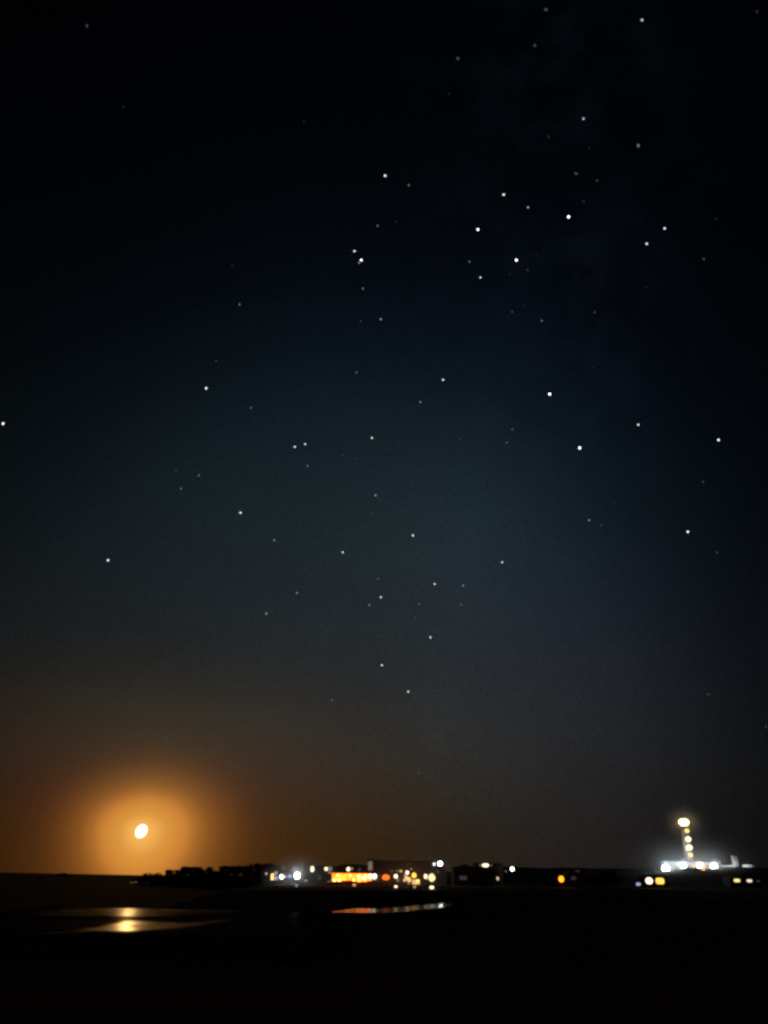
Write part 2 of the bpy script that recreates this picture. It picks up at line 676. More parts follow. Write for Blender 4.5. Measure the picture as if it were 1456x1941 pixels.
def wet_sheet(name, x0, x1, y0, y1, sx, sy, zf, wf, m):
    """A sheet of sand over the beach with its wetness stored at every vertex."""
    nx_, ny_ = int((x1 - x0) / sx) + 1, int((y1 - y0) / sy) + 1
    b, wet = MB(), []
    for j in range(ny_):
        for i in range(nx_):
            x, y = x0 + i * sx, y0 + j * sy
            p = Vector((x, y, zf(x, y)))
            b.v.append(p)
            px, py = proj(p)
            wet.append(wf(px, py, p))
    b.f = [(j * nx_ + i, j * nx_ + i + 1, (j + 1) * nx_ + i + 1, (j + 1) * nx_ + i) for j in range(ny_ - 1) for i in range(nx_ - 1)]
    o = b.build(name, m, org=((x0 + x1) / 2, (y0 + y1) / 2, 0), sm=True)
    at_ = o.data.attributes.new('wet', 'FLOAT', 'POINT')
    for k, w_ in enumerate(wet): at_.data[k].value = w_
    return tag(o, kind='structure')


def fbm(p, s1):
    return mnoise.noise(p * s1) + .5 * mnoise.noise(p * s1 * 2.3) + .25 * mnoise.noise(p * s1 * 5.1)


flat_m = wet_sand('tidal_flat_sand', 1.0, .28, (.21, .18, .145))
runnel_m = wet_sand('runnel_sand', 1.0, .15, (.21, .18, .145))
P1 = [(60, 1731), (120, 1722), (180, 1718), (228, 1716), (272, 1715), (330, 1715), (395, 1717), (450, 1721), (470, 1726), (430, 1731), (360, 1734), (300, 1736), (268, 1736.5), (225, 1737), (150, 1737), (90, 1736)]
P2 = [(60, 1769), (110, 1764.5), (165, 1760), (205, 1753), (228, 1745.5), (262, 1744), (300, 1747), (350, 1748), (400, 1745), (445, 1740.5), (438, 1745), (400, 1752), (350, 1758.5), (300, 1762.5), (268, 1764.5), (248, 1767), (228, 1765), (190, 1765.5), (130, 1768), (85, 1771)]
P3 = [(606, 1735), (635, 1727), (675, 1722.5), (720, 1722), (760, 1719.5), (800, 1716), (845, 1711.5), (862, 1712), (848, 1719), (800, 1724), (757, 1729), (715, 1731.5), (690, 1734.5), (640, 1736)]




def flat_wet(px, py, p):
    q = Vector((p.x * .35, p.y, 0))
    n1, n2 = fbm(q, .16), fbm(q + Vector((50, 0, 0)), .45)
    a = .27 * sst(-6, 16, inside(px, py, P1) + 14 * n1 + 7 * n2)
    b = .56 * sst(-2.5, 8, inside(px, py, P2) + 7 * n1 + 4 * n2)
    edge = sst(-38, -30, p.x) * (1 - sst(-10, -4, p.x)) * (1 - sst(1764, 1770, py)) * sst(1708, 1716, py)
    return max(a, b, .05 * (.6 + n1) * edge)


def strip_wet(px, py, p):
    n1 = fbm(Vector((p.x * .5, p.y, 3)), .3)
    return 1.05 * sst(-2, 5, inside(px, py, P3) + 3.0 * n1)


wet_sheet('tidal_flat', -42, -1, 46, 112, .34, .46, lambda x, y: .12, flat_wet, flat_m)
wet_sheet('runnel', STRIP.x - 11, STRIP.x + 14, STRIP.y - 15, STRIP.y + 54, .25, .45, strip_z, strip_wet, runnel_m)

# low breaking wave far out, its smooth back catching the moon
wv = MB()
c0 = onz(270, 1673.2, 0)
pts = []
for i in range(15):
    u = i / 14 - .5
    hgt = .62 * (1 - (2 * u) ** 2) + .02
    pts.append((c0 + Vector((u * 11, 3 * abs(u), 0)), hgt))
vs_, fs = [], []
for p, h in pts:
    vs_ += [p + Vector((0, -9, -.1)), p + Vector((0, -5, h * .42)), p + Vector((0, 0, h)), p + Vector((0, .8, h * .8)), p + Vector((0, 2, -.1))]
fs = []
for i in range(14):
    for k in range(4):
        fs.append((i * 5 + k, (i + 1) * 5 + k, (i + 1) * 5 + k + 1, i * 5 + k + 1))
wv.add(vs_, fs)
tag(wv.build('breaking_wave', water_mat('wave_water', (.05, .05, .05), .42, .1, 1.0, .05), org=c0, sm=True), kind='structure')

# islet on the horizon
ip = at(120, 1656, 1500)
b = MB()
vs_, fs = [], []
n = 18
for j in range(6):
    for i in range(n):
        t = 2 * math.pi * i / n
        rad = 1 - j / 5 * .98
        nz_ = 1 + .25 * mnoise.noise(Vector((math.cos(t) * 2, math.sin(t) * 2, j * .6)))
        vs_.append((ip.x + 15 * rad * nz_ * math.cos(t), ip.y + 9 * rad * nz_ * math.sin(t), -.6 + 5.0 * (1 - rad ** 2.2) ** .8 * nz_))
for j in range(5):
    for i in range(n):
        fs.append((j * n + i, j * n + (i + 1) % n, (j + 1) * n + (i + 1) % n, (j + 1) * n + i))
fs.append(tuple(5 * n + i for i in range(n)))
b.add(vs_, fs)
rock = mat('dark_rock', (.09, .08, .07), rough=.9, var=.4, scale=.6, bump=.6)
tag(b.build('islet', rock, org=(ip.x, ip.y, 0)), kind='structure')

# ------------------------------------------------------------------ materials of the village
white_wall = mat('white_plaster', (.72, .71, .68), rough=.85, var=.08, scale=.8, bump=.1)
cream_wall = mat('cream_plaster', (.48, .43, .35), rough=.88, var=.12, scale=.8, bump=.1)
grey_wall = mat('grey_render', (.32, .31, .30), rough=.9, var=.14, scale=.7, bump=.12)
dark_wall = mat('dark_timber', (.07, .055, .04), rough=.8, var=.3, scale=2.5, bump=.2)
tile_roof = mat('roof_tiles', (.16, .07, .045), rough=.85, var=.3, scale=3, bump=.4)
thatch = mat('roof_thatch', (.12, .09, .05), rough=.95, var=.35, scale=5, bump=.5)
slab_roof = mat('roof_felt', (.09, .09, .09), rough=.9, var=.2)
frame_m = mat('window_frame_paint', (.25, .22, .18), rough=.5, var=.1)
metal = mat('galvanised_steel', (.28, .29, .30), rough=.45, metal=.6, var=.12, scale=4)
black_metal = mat('black_steel', (.03, .03, .032), rough=.45, var=.15, scale=4)
leaf = mat('dark_leaves', (.035, .055, .022), rough=.7, var=.45, scale=2)
bark = mat('bark', (.08, .055, .035), rough=.95, var=.35, scale=3, bump=.5)

CREAM = (1.0, .80, .48)
YEL = (1.0, .62, .16)
ORG = (1.0, .26, .02)
PINK = (1.0, .62, .50)
WHT = (.94, .97, 1.0)
BLUE = (.55, .68, 1.0)


# ------------------------------------------------------------------ trees of the point
def tree(label, px0, px1, ytop, ybase, Y, leaves, cat='tree', flatness=.5, seed=0):
    rnd = random.Random(seed)
    a, c = at(px0, ytop, Y), at(px1, ytop, Y)
    xm, hw = (a.x + c.x) / 2, (c.x - a.x) / 2
    gz = terrain(xm, Y) - .1
    top = a.z
    root = empty('bush' if cat == 'bush' else 'tree', (xm, Y, gz), label, cat)
    hgt = top - gz
    tr = MB()
    nb = 5
    for k in range(nb):
        dx = hw * .75 * (k / (nb - 1) * 2 - 1)
        p0 = Vector((xm + dx * .12, Y + rnd.uniform(-.2, .2), gz))
        p1 = Vector((xm + dx * .45, Y + rnd.uniform(-.8, .8), gz + hgt * .45))
        p2 = Vector((xm + dx, Y + rnd.uniform(-1.4, 1.4), gz + hgt * .85))
        tr.tube(p0, p1, .22, .13, 7).tube(p1, p2, .13, .04, 6)
    tr.build('trunk', bark, root)
    cr = MB()
    cl = []
    for k in range(max(12, int(hw * 5.0))):
        u = rnd.uniform(-1, 1)
        lim = hgt * (1 - (1 - flatness) * abs(u) ** 2.2)
        cl.append((Vector((xm + hw * .9 * u, Y + rnd.uniform(-1, 1) * min(3, hw), gz + lim * rnd.uniform(.05, .93))), rnd.uniform(.7, 1.2)))
    for k in range(leaves * 2):
        c_, r_ = rnd.choice(cl)
        d = Vector((rnd.gauss(0, 1), rnd.gauss(0, 1), rnd.gauss(0, .8)))
        p = c_ + d.normalized() * r_ * rnd.random() ** .5 * min(1.6, hw * .35 + .3)
        if p.z > top + .05: p.z = top - rnd.random() * .4
        if p.z < gz + .1: p.z = gz + .1 + rnd.random() * .3
        s = rnd.uniform(.22, .62)
        q = Vector((rnd.gauss(0, 1), rnd.gauss(0, 1), rnd.gauss(0, 1))).normalized()
        e1 = q.orthogonal().normalized() * s
        e2 = q.cross(e1).normalized() * s * .6
        cr.add([p - e1, p - e2, p + e1, p + e2], [(0, 1, 2, 3)])
    cr.build('crown', leaf, root)
    return root


tree('low ragged bush at the very tip of the dark point under the moon', 264, 318, 1654.5, 1663, 417, 900, 'bush', .3, 1)
tree('low bush stepping up between the tip of the point and the flat tree', 312, 350, 1649, 1663, 419, 900, 'bush', .7, 2)
tree('broad flat topped dark tree on the point just beside the moon glow', 341, 404, 1643, 1663, 421, 2400, 'tree', .85, 3)
tree('small dark bush in the notch between the two flat topped trees', 398, 426, 1651, 1663, 423, 700, 'bush', .5, 4)
tree('wide flat topped dark tree between the notch and the first house', 416, 478, 1641.5, 1664, 421, 2600, 'tree', .8, 5)
tree('taller rounded dark tree behind the roof of the first house', 470, 528, 1636, 1665, 417, 2200, 'tree', .7, 6)
tree('dark bush beside the orange street lamp at the ridge foot', 1028, 1058, 1652, 1672, 352, 700, 'bush', .5, 7)
tree('dark round bush between the dim far cottage and the lighthouse hill', 1120, 1172, 1649, 1676, 356, 1300, 'bush', .5, 8)
tree('low bush on the hill brow just before the lighthouse base', 1296, 1330, 1648.5, 1658, 374, 700, 'bush', .5, 9)


# ------------------------------------------------------------------ buildings
def window(parent, px, py, w, h, Y, m, bev=.35, name='window'):
    """Lit window centred on a sight line: frame (part), pane (sub-part); w, h in photo pixels."""
    c = at(px, py, Y)
    k = (at(px + 1, py, Y) - c).length
    ww, hh = w * k, h * k
    t = .09
    fr = MB().ring((c.x, Y - .02, c.z), ww, hh, t, .16, bev).build(name, frame_m, parent)
    MB().plate((c.x, Y - .01, c.z), ww, hh, .05, bev).build('pane', m, fr)
    return fr


def house(name, label, cat, x0, x1, ytop, Y, depth, wallm, roof='flat', roofm=None, ridge=0.0, ymid=None, over=.35):
    ym = ymid or (ytop + 18)
    a, c = at(x0, ym, Y), at(x1, ym, Y)
    X0, X1 = a.x, c.x
    zt = at((x0 + x1) / 2, ytop, Y).z
    zb = min(terrain(x, y) for x in (X0, (X0 + X1) / 2, X1) for y in (Y, Y + depth)) - .3
    root = empty(name, ((X0 + X1) / 2, Y + depth / 2, zb), label, cat)
    rz = ridge
    eave = zt - rz if roof == 'gable' else zt - .3
    MB().box(X0, X1, Y, Y + depth, zb, eave).build('wall', wallm, root)
    r = MB()
    if roof == 'gable':
        xm, e = (X0 + X1) / 2, over
        zr = eave + rz
        # ridge runs along the view, slopes to both sides
        for s in (-1, 1):
            xe = xm + s * ((X1 - X0) / 2 + e)
            ze = eave - .02
            r.add([(xe, Y - e, ze), (xm, Y - e, zr), (xm, Y + depth + e, zr), (xe, Y + depth + e, ze),
                   (xe, Y - e, ze + .14), (xm, Y - e, zr + .14), (xm, Y + depth + e, zr + .14), (xe, Y + depth + e, ze + .14)],
                  [(0, 1, 2, 3), (4, 7, 6, 5), (0, 4, 5, 1), (1, 5, 6, 2), (2, 6, 7, 3), (3, 7, 4, 0)])
        g = MB().add([(X0, Y + .003, eave), (X1, Y + .003, eave), (xm, Y + .003, zr - .03), (X0, Y + depth - .003, eave), (X1, Y + depth - .003, eave), (xm, Y + depth - .003, zr - .03)],
                     [(0, 1, 2), (5, 4, 3), (0, 3, 4, 1)])
        g.build('gable', wallm, root)
        rm = roofm or tile_roof
    elif roof == 'hip':
        e = over
        zr = zt
        ix = (X1 - X0) * .28
        xa, xb, ya, yb = X0 - e, X1 + e, Y - e, Y + depth + e
        ymm = (ya + yb) / 2
        r.add([(xa, ya, eave), (xb, ya, eave), (xb, yb, eave), (xa, yb, eave), (xa + ix, ymm, zr + ridge), (xb - ix, ymm, zr + ridge)],
              [(0, 1, 5, 4), (1, 2, 5), (2, 3, 4, 5), (3, 0, 4), (3, 2, 1, 0)])
        rm = roofm or tile_roof
    else:
        r.box(X0 - over, X1 + over, Y - over, Y + depth + over, eave + .002, zt - .1)
        r.box(X0 + .1, X1 - .1, Y + .1, Y + depth - .1, zt - .1, zt)
        rm = roofm or slab_roof
    r.build('roof', rm, root)
    root['X0'], root['X1'], root['eave'], root['zb'] = X0, X1, eave, zb
    return root


g_win = 'lit windows'
pane_cream = glow('pane_cream', CREAM, 2.2, .35)
pane_yel = glow('pane_yellow', YEL, 2.2, .35)
pane_amber = glow('pane_amber', (1, .42, .05), 1.6, .3)
pane_pink = glow('pane_pink', PINK, .42, .3)
pane_lav = glow('pane_lavender', (.62, .60, .95), .55, .3)
pane_dim = glow('pane_dim', (.75, .65, .5), .085, .4)
pane_dimgrey = glow('pane_dim_grey', (.8, .75, .75), .045, .4)
glow_grey = glow('glow_grey', (.75, .66, .50), .24, .4)

h = house('house', 'small tiled house with three coloured lit windows beside the wooded point', 'house', 496, 549, 1643, 333, 9, dark_wall, 'gable', None, 1.3)
window(h, 505, 1656, 3, 3, 333, glow('pane_small_pale', (1, .85, .8), .9))
window(h, 516.5, 1662, 5.0, 11, 333, pane_yel, .2)
window(h, 523, 1655, 6, 6, 333, pane_pink, .3)
window(h, 523.5, 1664.5, 7, 6.5, 333, pane_lav, .3)
window(h, 537, 1646, 6, 5, 333, pane_dimgrey)
d_ = MB().plate(tuple(at(542, 1667, 333) + Vector((0, -.03, 0))), 1.0, 2.1, .08, .05).build('door', dark_wall, h)

h = house('house', 'flat roofed house with two yellow upper windows and a pale lit corner', 'house', 574, 639, 1640.5, 338, 10, dark_wall, 'flat')
window(h, 592, 1647.3, 6.5, 9.5, 338, pane_cream, .6)
window(h, 618.2, 1647, 5.5, 5.5, 338, pane_cream, .25)
window(h, 626, 1649.5, 7.5, 12, 338, glow_grey, .2, 'lit_wall_strip')  # lit pilaster of the wall; the light on it is put in as glow
window(h, 606, 1664, 6, 6, 338, pane_dimgrey)
b = MB()
p = at(583, 1640, 341)
b.box(p.x - .4, p.x + .4, 341, 341.8, p.z - .35, p.z + .9).build('chimney', grey_wall, h)

h = house('house', 'brown house rising behind the orange restaurant, one round window lit', 'house', 641, 697, 1640, 342, 9, dark_wall, 'hip', None, .5)
window(h, 660.5, 1647.8, 6.5, 7.5, 342, pane_cream, .7)
window(h, 667, 1646.5, 4, 4, 342, pane_pink, .4)
window(h, 682, 1648, 5, 6, 342, pane_dimgrey, .3)

# the big dark flat-roofed block with its stair tower
h = house('hotel', 'long dark flat roofed hotel block, the largest building of the village', 'hotel', 708, 846, 1632, 337, 13, mat('brown_render', (.20, .15, .105), rough=.9, var=.2, scale=.8, bump=.1), 'flat')
a = at(697, 1630, 338); c = at(712, 1630, 338)
MB().box(a.x, c.x, 338.2, 343, h['zb'], at(704, 1628.6, 338).z).build('stair_tower', grey_wall, h)
window(h, 702, 1641, 8, 15, 338.2, glow_grey, .15, 'lit_wall_face')  # lit wall face, its brightness put in as a glowing panel
window(h, 743, 1651, 4, 3.5, 337, pane_dim)
window(h, 753, 1651.2, 4, 3.5, 337, glow('pane_dim_pink', (1, .6, .4), .18))
window(h, 760, 1651.3, 5, 3.5, 337, glow('pane_orange_small', (1, .55, .22), .9))
window(h, 780, 1647.5, 3, 2.2, 337, glow('pane_dim_cream', (1, .9, .65), .38))
window(h, 775, 1638, 6, 4, 337, glow('pane_hardly_lit', (.5, .3, .15), .02))
window(h, 818.5, 1663.5, 12.5, 13.5, 337, glow('pane_arch', (1, .80, .40), 1.5, .2), .7, 'arched_window')
window(h, 807, 1661.3, 6, 7.5, 337, pane_cream, .5)
window(h, 812, 1665, 4, 5, 337, pane_pink, .3)
window(h, 830, 1652, 6, 5, 337, pane_dimgrey, .3)
for px in (770, 800):
    p = at(px, 1632, 343)
    MB().tube((p.x, 343, p.z - .3), (p.x, 343, p.z + .45), .22, .22, 10).build('roof_vent', metal, h)

h = house('house', 'low house with a humped roof and one dim grey window past the hotel', 'house', 860, 905, 1639, 341, 9, dark_wall, 'gable', None, 1.2)
window(h, 878, 1664, 13, 6, 341, pane_dimgrey, .2)
h = house('house', 'low house with one long cream window high under its eaves', 'house', 902, 954, 1635.5, 344, 9, dark_wall, 'flat')
window(h, 920, 1640.2, 13, 5.5, 344, pane_cream, .8, 'long_window')
window(h, 911, 1640, 5, 2.5, 344, glow_grey, .5)
window(h, 930.5, 1640.2, 6, 3, 344, pane_dim, .4)
h = house('house', 'dim far cottage beyond the orange street lamp, two windows hardly lit', 'cottage', 1076, 1112, 1645.5, 350, 8, dark_wall, 'gable', None, 1.1)
window(h, 1087, 1664.5, 9, 6, 350, glow('pane_faint', (.8, .7, .7), .03))
window(h, 1095, 1651, 9, 3, 350, glow('pane_fainter', (.8, .7, .7), .018))
h = house('house', 'cottage at the hill foot with a cream and a golden window', 'cottage', 1221, 1266, 1660, 336, 7, dark_wall, 'hip', None, .3)
window(h, 1230.5, 1669.5, 13, 11, 336, glow('pane_cottage_cream', (1, .85, .58), 2.0, .2), .6)
window(h, 1251, 1670, 16, 10.5, 336, glow('pane_cottage_gold', (1, .60, .10), 1.5, .2), .5)
h = house('house', 'cottage low under the white wall, three slit windows in a row', 'cottage', 1386, 1447, 1662, 338, 7, dark_wall, 'hip', None, .3)
window(h, 1397, 1669, 12, 5, 338, glow('pane_slit_yellow', (1, .70, .26), 1.4, .2), .6)
window(h, 1420.5, 1669.6, 10, 4.5, 338, glow('pane_slit_cream', (1, .85, .6), 1.1, .2), .6)
window(h, 1437, 1670, 8, 4, 338, glow('pane_slit_dim', (.7, .6, .5), .03))

# ------------------------------------------------------------------ beach restaurant with its lit orange front
Yr = 326.0
a, c = at(628, 1665, Yr), at(724, 1665, Yr)
zt = at(676, 1656, Yr).z
zb = at(676, 1671.5, Yr).z
ground = min(terrain(a.x, Yr - 2), terrain(c.x, Yr - 2)) - .3
root = empty('restaurant', ((a.x + c.x) / 2, Yr + 3, ground), 'long low beach restaurant, its whole glazed front glowing orange', 'restaurant')
MB().box(a.x, c.x, Yr + .3, Yr + 7, ground, zt + .5).build('wall', dark_wall, root)
MB().box(a.x - .5, c.x + .4, Yr - 1.0, Yr + 7.4, zt + .502, zt + .8).build('roof', thatch, root)
MB().box(a.x - .3, c.x + .3, Yr - 2.6, Yr + .29, ground, zb - .15).build('deck', mat('deck_boards', (.14, .09, .055), rough=.8, var=.3, scale=3, bump=.3), root)
pane_o = [glow('pane_orange_a', (1.0, .105, .005), 8.0, .65, .8), glow('pane_orange_b', (1.0, .14, .009), 6.5, .65, .8), glow('pane_orange_c', (1.0, .16, .013), 7.0, .65, .9)]
edges = [629.5, 639, 648.5, 658, 667.5, 677, 686.5, 696, 704.5, 712.5]
bulb_m = glow('bulb_gold', (1.0, .60, .14), 9.0)
bulb_w = glow('bulb_cream', (1.0, .80, .52), 9.0)
for i, (e0, e1) in enumerate(zip(edges, edges[1:])):
    p0, p1 = at(e0, 1664, Yr), at(e1, 1664, Yr)
    cx, w_ = (p0.x + p1.x) / 2, p1.x - p0.x
    hh = (zt - zb) * (.97, .99, .86, .82, .93, 1.0, .96, .84, .72)[i]
    cz = zt - hh / 2
    fr = MB().ring((cx, Yr + .12, cz), w_ - .2, hh - .1, .09, .2, .12).build('window', frame_m, root)
    MB().plate((cx, Yr + .16, cz), w_ - .2, hh - .1, .05, .12).build('pane', pane_o[i % 3] if i < 8 else pane_pink, fr)
for i in range(5):
    px = 629 + i * 23.6
    p = at(px, 1664, Yr)
    MB().tube((p.x, Yr - .9, ground), (p.x, Yr - .9, zt + .5), .07, .07, 8).build('post', dark_wall, root)
for px, py, s, m in ((634, 1668.5, .34, bulb_m), (643, 1668, .36, bulb_m), (640, 1659, .26, bulb_m), (664, 1659.5, .26, bulb_m), (671, 1668, .26, bulb_m), (680, 1661.5, .40, bulb_m), (690, 1664.5, .34, bulb_w),
                     (694, 1660, .26, bulb_m), (702, 1660.5, .50, bulb_w), (710.5, 1661, .58, bulb_w)):
    p = at(px, py, Yr - .45)
    br = MB().tube((p.x, p.y, p.z + s), (p.x, p.y, zt + .5), .03, .03, 6).build('lamp_cord', black_metal, root)
    MB().ball(p, s, s, s * 1.1).build('bulb', m, br, sm=True)


# ------------------------------------------------------------------ lamps
def post_lamp(label, px, py, dia, Y, m, wid=1.0, hgt=1.0, cat='street lamp', group=None, hmin=2.2, name='street_lamp'):
    """Lamp glass on a post; dia in photo pixels."""
    p = at(px, py, Y)
    gz = terrain(p.x, p.y)
    if p.z - gz < hmin:
        p = sunk(px, py, Y, hmin)
        gz = terrain(p.x, p.y)
    k = p.y / 330 * .205
    r = dia * k / 2
    root = empty(name, (p.x, p.y, gz - .1), label, cat, group)
    MB().tube((p.x, p.y + .1, gz - .1), (p.x, p.y + .1, p.z - r * hgt * .9), .09, .06, 10).build('post', black_metal, root)
    MB().lathe((p.x, p.y + .1, gz - .1), [(.2, 0), (.2, .25), (.1, .4)], 12).build('post_base', black_metal, root)
    MB().lathe((p.x, p.y, p.z + r * hgt * .98), [(r * wid * .7, 0), (r * wid * .55, r * .14), (r * .12, r * .34)], 14).build('cap', black_metal, root)
    MB().ball(p, r * wid, r * min(wid, 1), r * hgt, 16, 10).build('lamp_glass', m, root, sm=True)
    return root


def flood(label, px, py, w, h_, Y, m, pt=0, pcol=(1, 1, 1), zbase=None, wallmount=False, group=None, hmin=1.0):
    """Floodlight: housing with visor and lit glass on a pole or bracket; w, h in photo pixels."""
    p = at(px, py, Y)
    gz = terrain(p.x, p.y) if zbase is None else zbase
    k = Y / 330 * .205
    ww, hh = w * k, h_ * k
    root = empty('floodlight', (p.x, p.y, gz - .1), label, 'floodlight', group)
    if p.z - hh / 2 - gz > .05:
        MB().tube((p.x, p.y + .35, gz - .1), (p.x, p.y + .35, p.z - hh / 2 + .05), .08, .07, 10).build('pole', metal, root)
    MB().box(p.x - .06, p.x + .06, p.y + .22, p.y + .48, p.z - hh / 2 - .12, p.z - hh / 2 + .02).build('bracket', metal, root)
    ho = MB().ring((p.x, p.y + .1, p.z), ww, hh, .07, .3, .5)
    ho.plate((p.x, p.y + .2, p.z), ww * .99, hh * .99, .08, .5)
    ho.build('housing', black_metal, root)
    MB().plate((p.x, p.y - .02, p.z), ww, hh, .06, .55).build('lamp_glass', m, root)
    if pt:
        l = bpy.data.lights.new('floodlight_beam', 'POINT')
        l.energy = pt
        l.color = pcol
        l.shadow_soft_size = .5
        lo = bpy.data.objects.new('floodlight_beam', l)
        lo.location = Vector((p.x, p.y - .1, p.z + 1.35)) - Vector(root['org'])
        lo.parent = root
        col.objects.link(lo)
    return root


L_white = glow('lamp_white', WHT, 7)
L_warmwhite = glow('lamp_warm_white', (1, .93, .80), 7)
L_cream = glow('lamp_cream', CREAM, 3)
L_yel = glow('lamp_yellow', YEL, 4)
L_org = glow('lamp_orange', (1.0, .22, .012), 3.2)
L_blue = glow('lamp_blue', (.42, .55, 1.0), .75)
L_pink = glow('lamp_pink', PINK, .55)
L_dim = glow('lamp_dim', (.8, .82, .85), .28)

# by the first house
post_lamp('clear white lamp beside the door of the small tiled house', 534, 1662, 7, 329, L_white)
post_lamp('weak pinkish lamp touching the clear white lamp by the tiled house', 541.5, 1662, 4.5, 330, L_pink)
post_lamp('small blue lamp between the tiled house and the brilliant white floodlight', 549, 1661.5, 6, 329, L_blue)
flood('brilliant white floodlight shining over the shore beside the tiled house', 563.5, 1660, 8.5, 9.5, 327, glow('flood_glass_shore', WHT, 26), 900, (.86, .94, 1))
post_lamp('dim grey bollard lamp straight below the brilliant white floodlight', 562, 1678, 5.5, 324, L_dim, hmin=.6, name='garden_lamp', cat='garden lamp')
post_lamp('faint pink garden lamp between the white floodlight and the restaurant', 580, 1669.3, 6, 326, glow('lamp_faint_pink', PINK, .28), 1.2, .55, 'garden lamp', None, .8, 'garden_lamp')
post_lamp('faint pink garden lamp at the near corner of the orange restaurant', 624, 1671.3, 6, 324, glow('lamp_fainter_pink', PINK, .12), 1.4, .5, 'garden lamp', None, .8, 'garden_lamp')
post_lamp('small salmon garden lamp on the sand below the orange restaurant', 671.5, 1677.3, 5.5, 322, glow('lamp_salmon', (1, .36, .16), .9), 1.2, .8, 'garden lamp', None, .6, 'garden_lamp')
# terrace beside the restaurant
post_lamp('deep orange oval lantern between the restaurant end and the terrace', 731.5, 1663, 12, 330, glow('lantern_deep_orange', (1.0, .16, .012), 1.7, .3, 1.5), 1.2, .8, 'lantern', None, 1.2, 'lantern')
post_lamp('cream globe lamp beside the deep orange lantern', 750.5, 1661, 6.5, 330, L_cream)
post_lamp('dusky pink lamp just under the cream globe lamp', 754, 1668, 6, 329, glow('lamp_dusky', (1, .55, .42), .22), 1, 1.1, 'garden lamp', None, .8, 'garden_lamp')
post_lamp('cream path lamp on the sand below the cream globe lamp', 750.5, 1680.5, 4.8, 322, L_cream, 1.1, .65, 'garden lamp', None, .6, 'garden_lamp')
post_lamp('topmost cream lamp of the slanting chain under the hotel', 772, 1654, 6, 332, L_cream)
post_lamp('second lamp of the slanting chain, pinkish and weak', 769, 1659.5, 6, 331.5, glow('lamp_chain_pink', (1, .55, .36), .5))
post_lamp('third lamp of the slanting chain, straw coloured', 770.5, 1664, 7, 331, glow('lamp_straw', (1, .66, .28), 1.1), 1.1, .9)
post_lamp('fourth lamp of the slanting chain, golden and widest', 775.5, 1667.5, 7.5, 330.5, glow('lamp_chain_gold', (1, .60, .2), 1.2), 1, 1.2)
post_lamp('straw coloured lamp a step aside from the slanting chain', 767, 1668.5, 5.5, 330, glow('lamp_straw_dim', (1, .62, .26), .9), 1.2, .8)
post_lamp('lowest lamp of the slanting chain, dull and pale', 774.5, 1674, 4.5, 329, glow('lamp_dull', (.9, .6, .4), .35))
post_lamp('amber globe lamp standing over the lit market stall', 785, 1659.5, 8.5, 332, glow('lamp_amber', (1, .50, .05), 2.2), 1, 1.1)
post_lamp('salmon garden lamp in front of the lit market stall', 786, 1681, 5, 320, glow('lamp_stall_salmon', (1, .62, .42), .55), 1, .8, 'garden lamp', None, .6, 'garden_lamp')
post_lamp('cream path lamp on the sand below the arched hotel window', 818.5, 1682, 6.8, 320, L_cream, 1.1, .65, 'garden lamp', None, .6, 'garden_lamp')
# lit stall
Ys = 325.0
a, c = at(780.5, 1672, Ys), at(797, 1672, Ys)
z1, z0 = at(788, 1667, Ys).z, at(788, 1676.5, Ys).z
gz = terrain((a.x + c.x) / 2, Ys)
root = empty('market_stall', ((a.x + c.x) / 2, Ys + 1, gz), 'small open stall with a lit straw coloured interior under the amber globe', 'stall')
for x in (a.x, c.x):
    for yy in (Ys, Ys + 2):
        MB().tube((x, yy, gz - .1), (x, yy, z1), .06, .06, 8).build('post', dark_wall, root)
MB().plate(((a.x + c.x) / 2, Ys + 1.9, (z0 + z1) / 2), c.x - a.x - .2, z1 - z0, .08, .08).build('back_panel', glow('stall_backlit_panel', (1, .60, .24), .85, .3, 1.4), root)
MB().box(a.x, c.x + .4, Ys - .25, Ys + .25, gz, z0 - .02).build('counter', dark_wall, root)
MB().add([(a.x - .4, Ys - .8, z1 + .02), (c.x + .4, Ys - .8, z1 + .02), (c.x + .1, Ys + 2.2, z1 + .5), (a.x - .1, Ys + 2.2, z1 + .5),
          (a.x - .4, Ys - .8, z1 + .1), (c.x + .4, Ys - .8, z1 + .1), (c.x + .1, Ys + 2.2, z1 + .58), (a.x - .1, Ys + 2.2, z1 + .58)],
         [(0, 3, 2, 1), (4, 5, 6, 7), (0, 1, 5, 4), (1, 2, 6, 5), (2, 3, 7, 6), (3, 0, 4, 7)]).build('awning', mat('canvas', (.35, .28, .2), rough=.9), root)
p = at(792, 1669.5, Ys + .6)
MB().ball(p, .42).build('bulb', glow('stall_bulb', (1, .68, .1), 3.0), root, sm=True)

# on the hotel roof
zr = at(830, 1642.5, 336.2).z
flood('brilliant white floodlight under the end of the hotel roof', 834.5, 1637, 6.6, 6.2, 336.2, glow('flood_glass_hotel', (1, .99, .97), 26), 250, (1, .97, .92), zr)
flood('smaller pale floodlight beside the brilliant one under the hotel roof', 823.2, 1638, 5, 5, 336.2, glow('flood_glass_small', (.95, .97, .95), 1.6), 0, (1, 1, 1), zr)
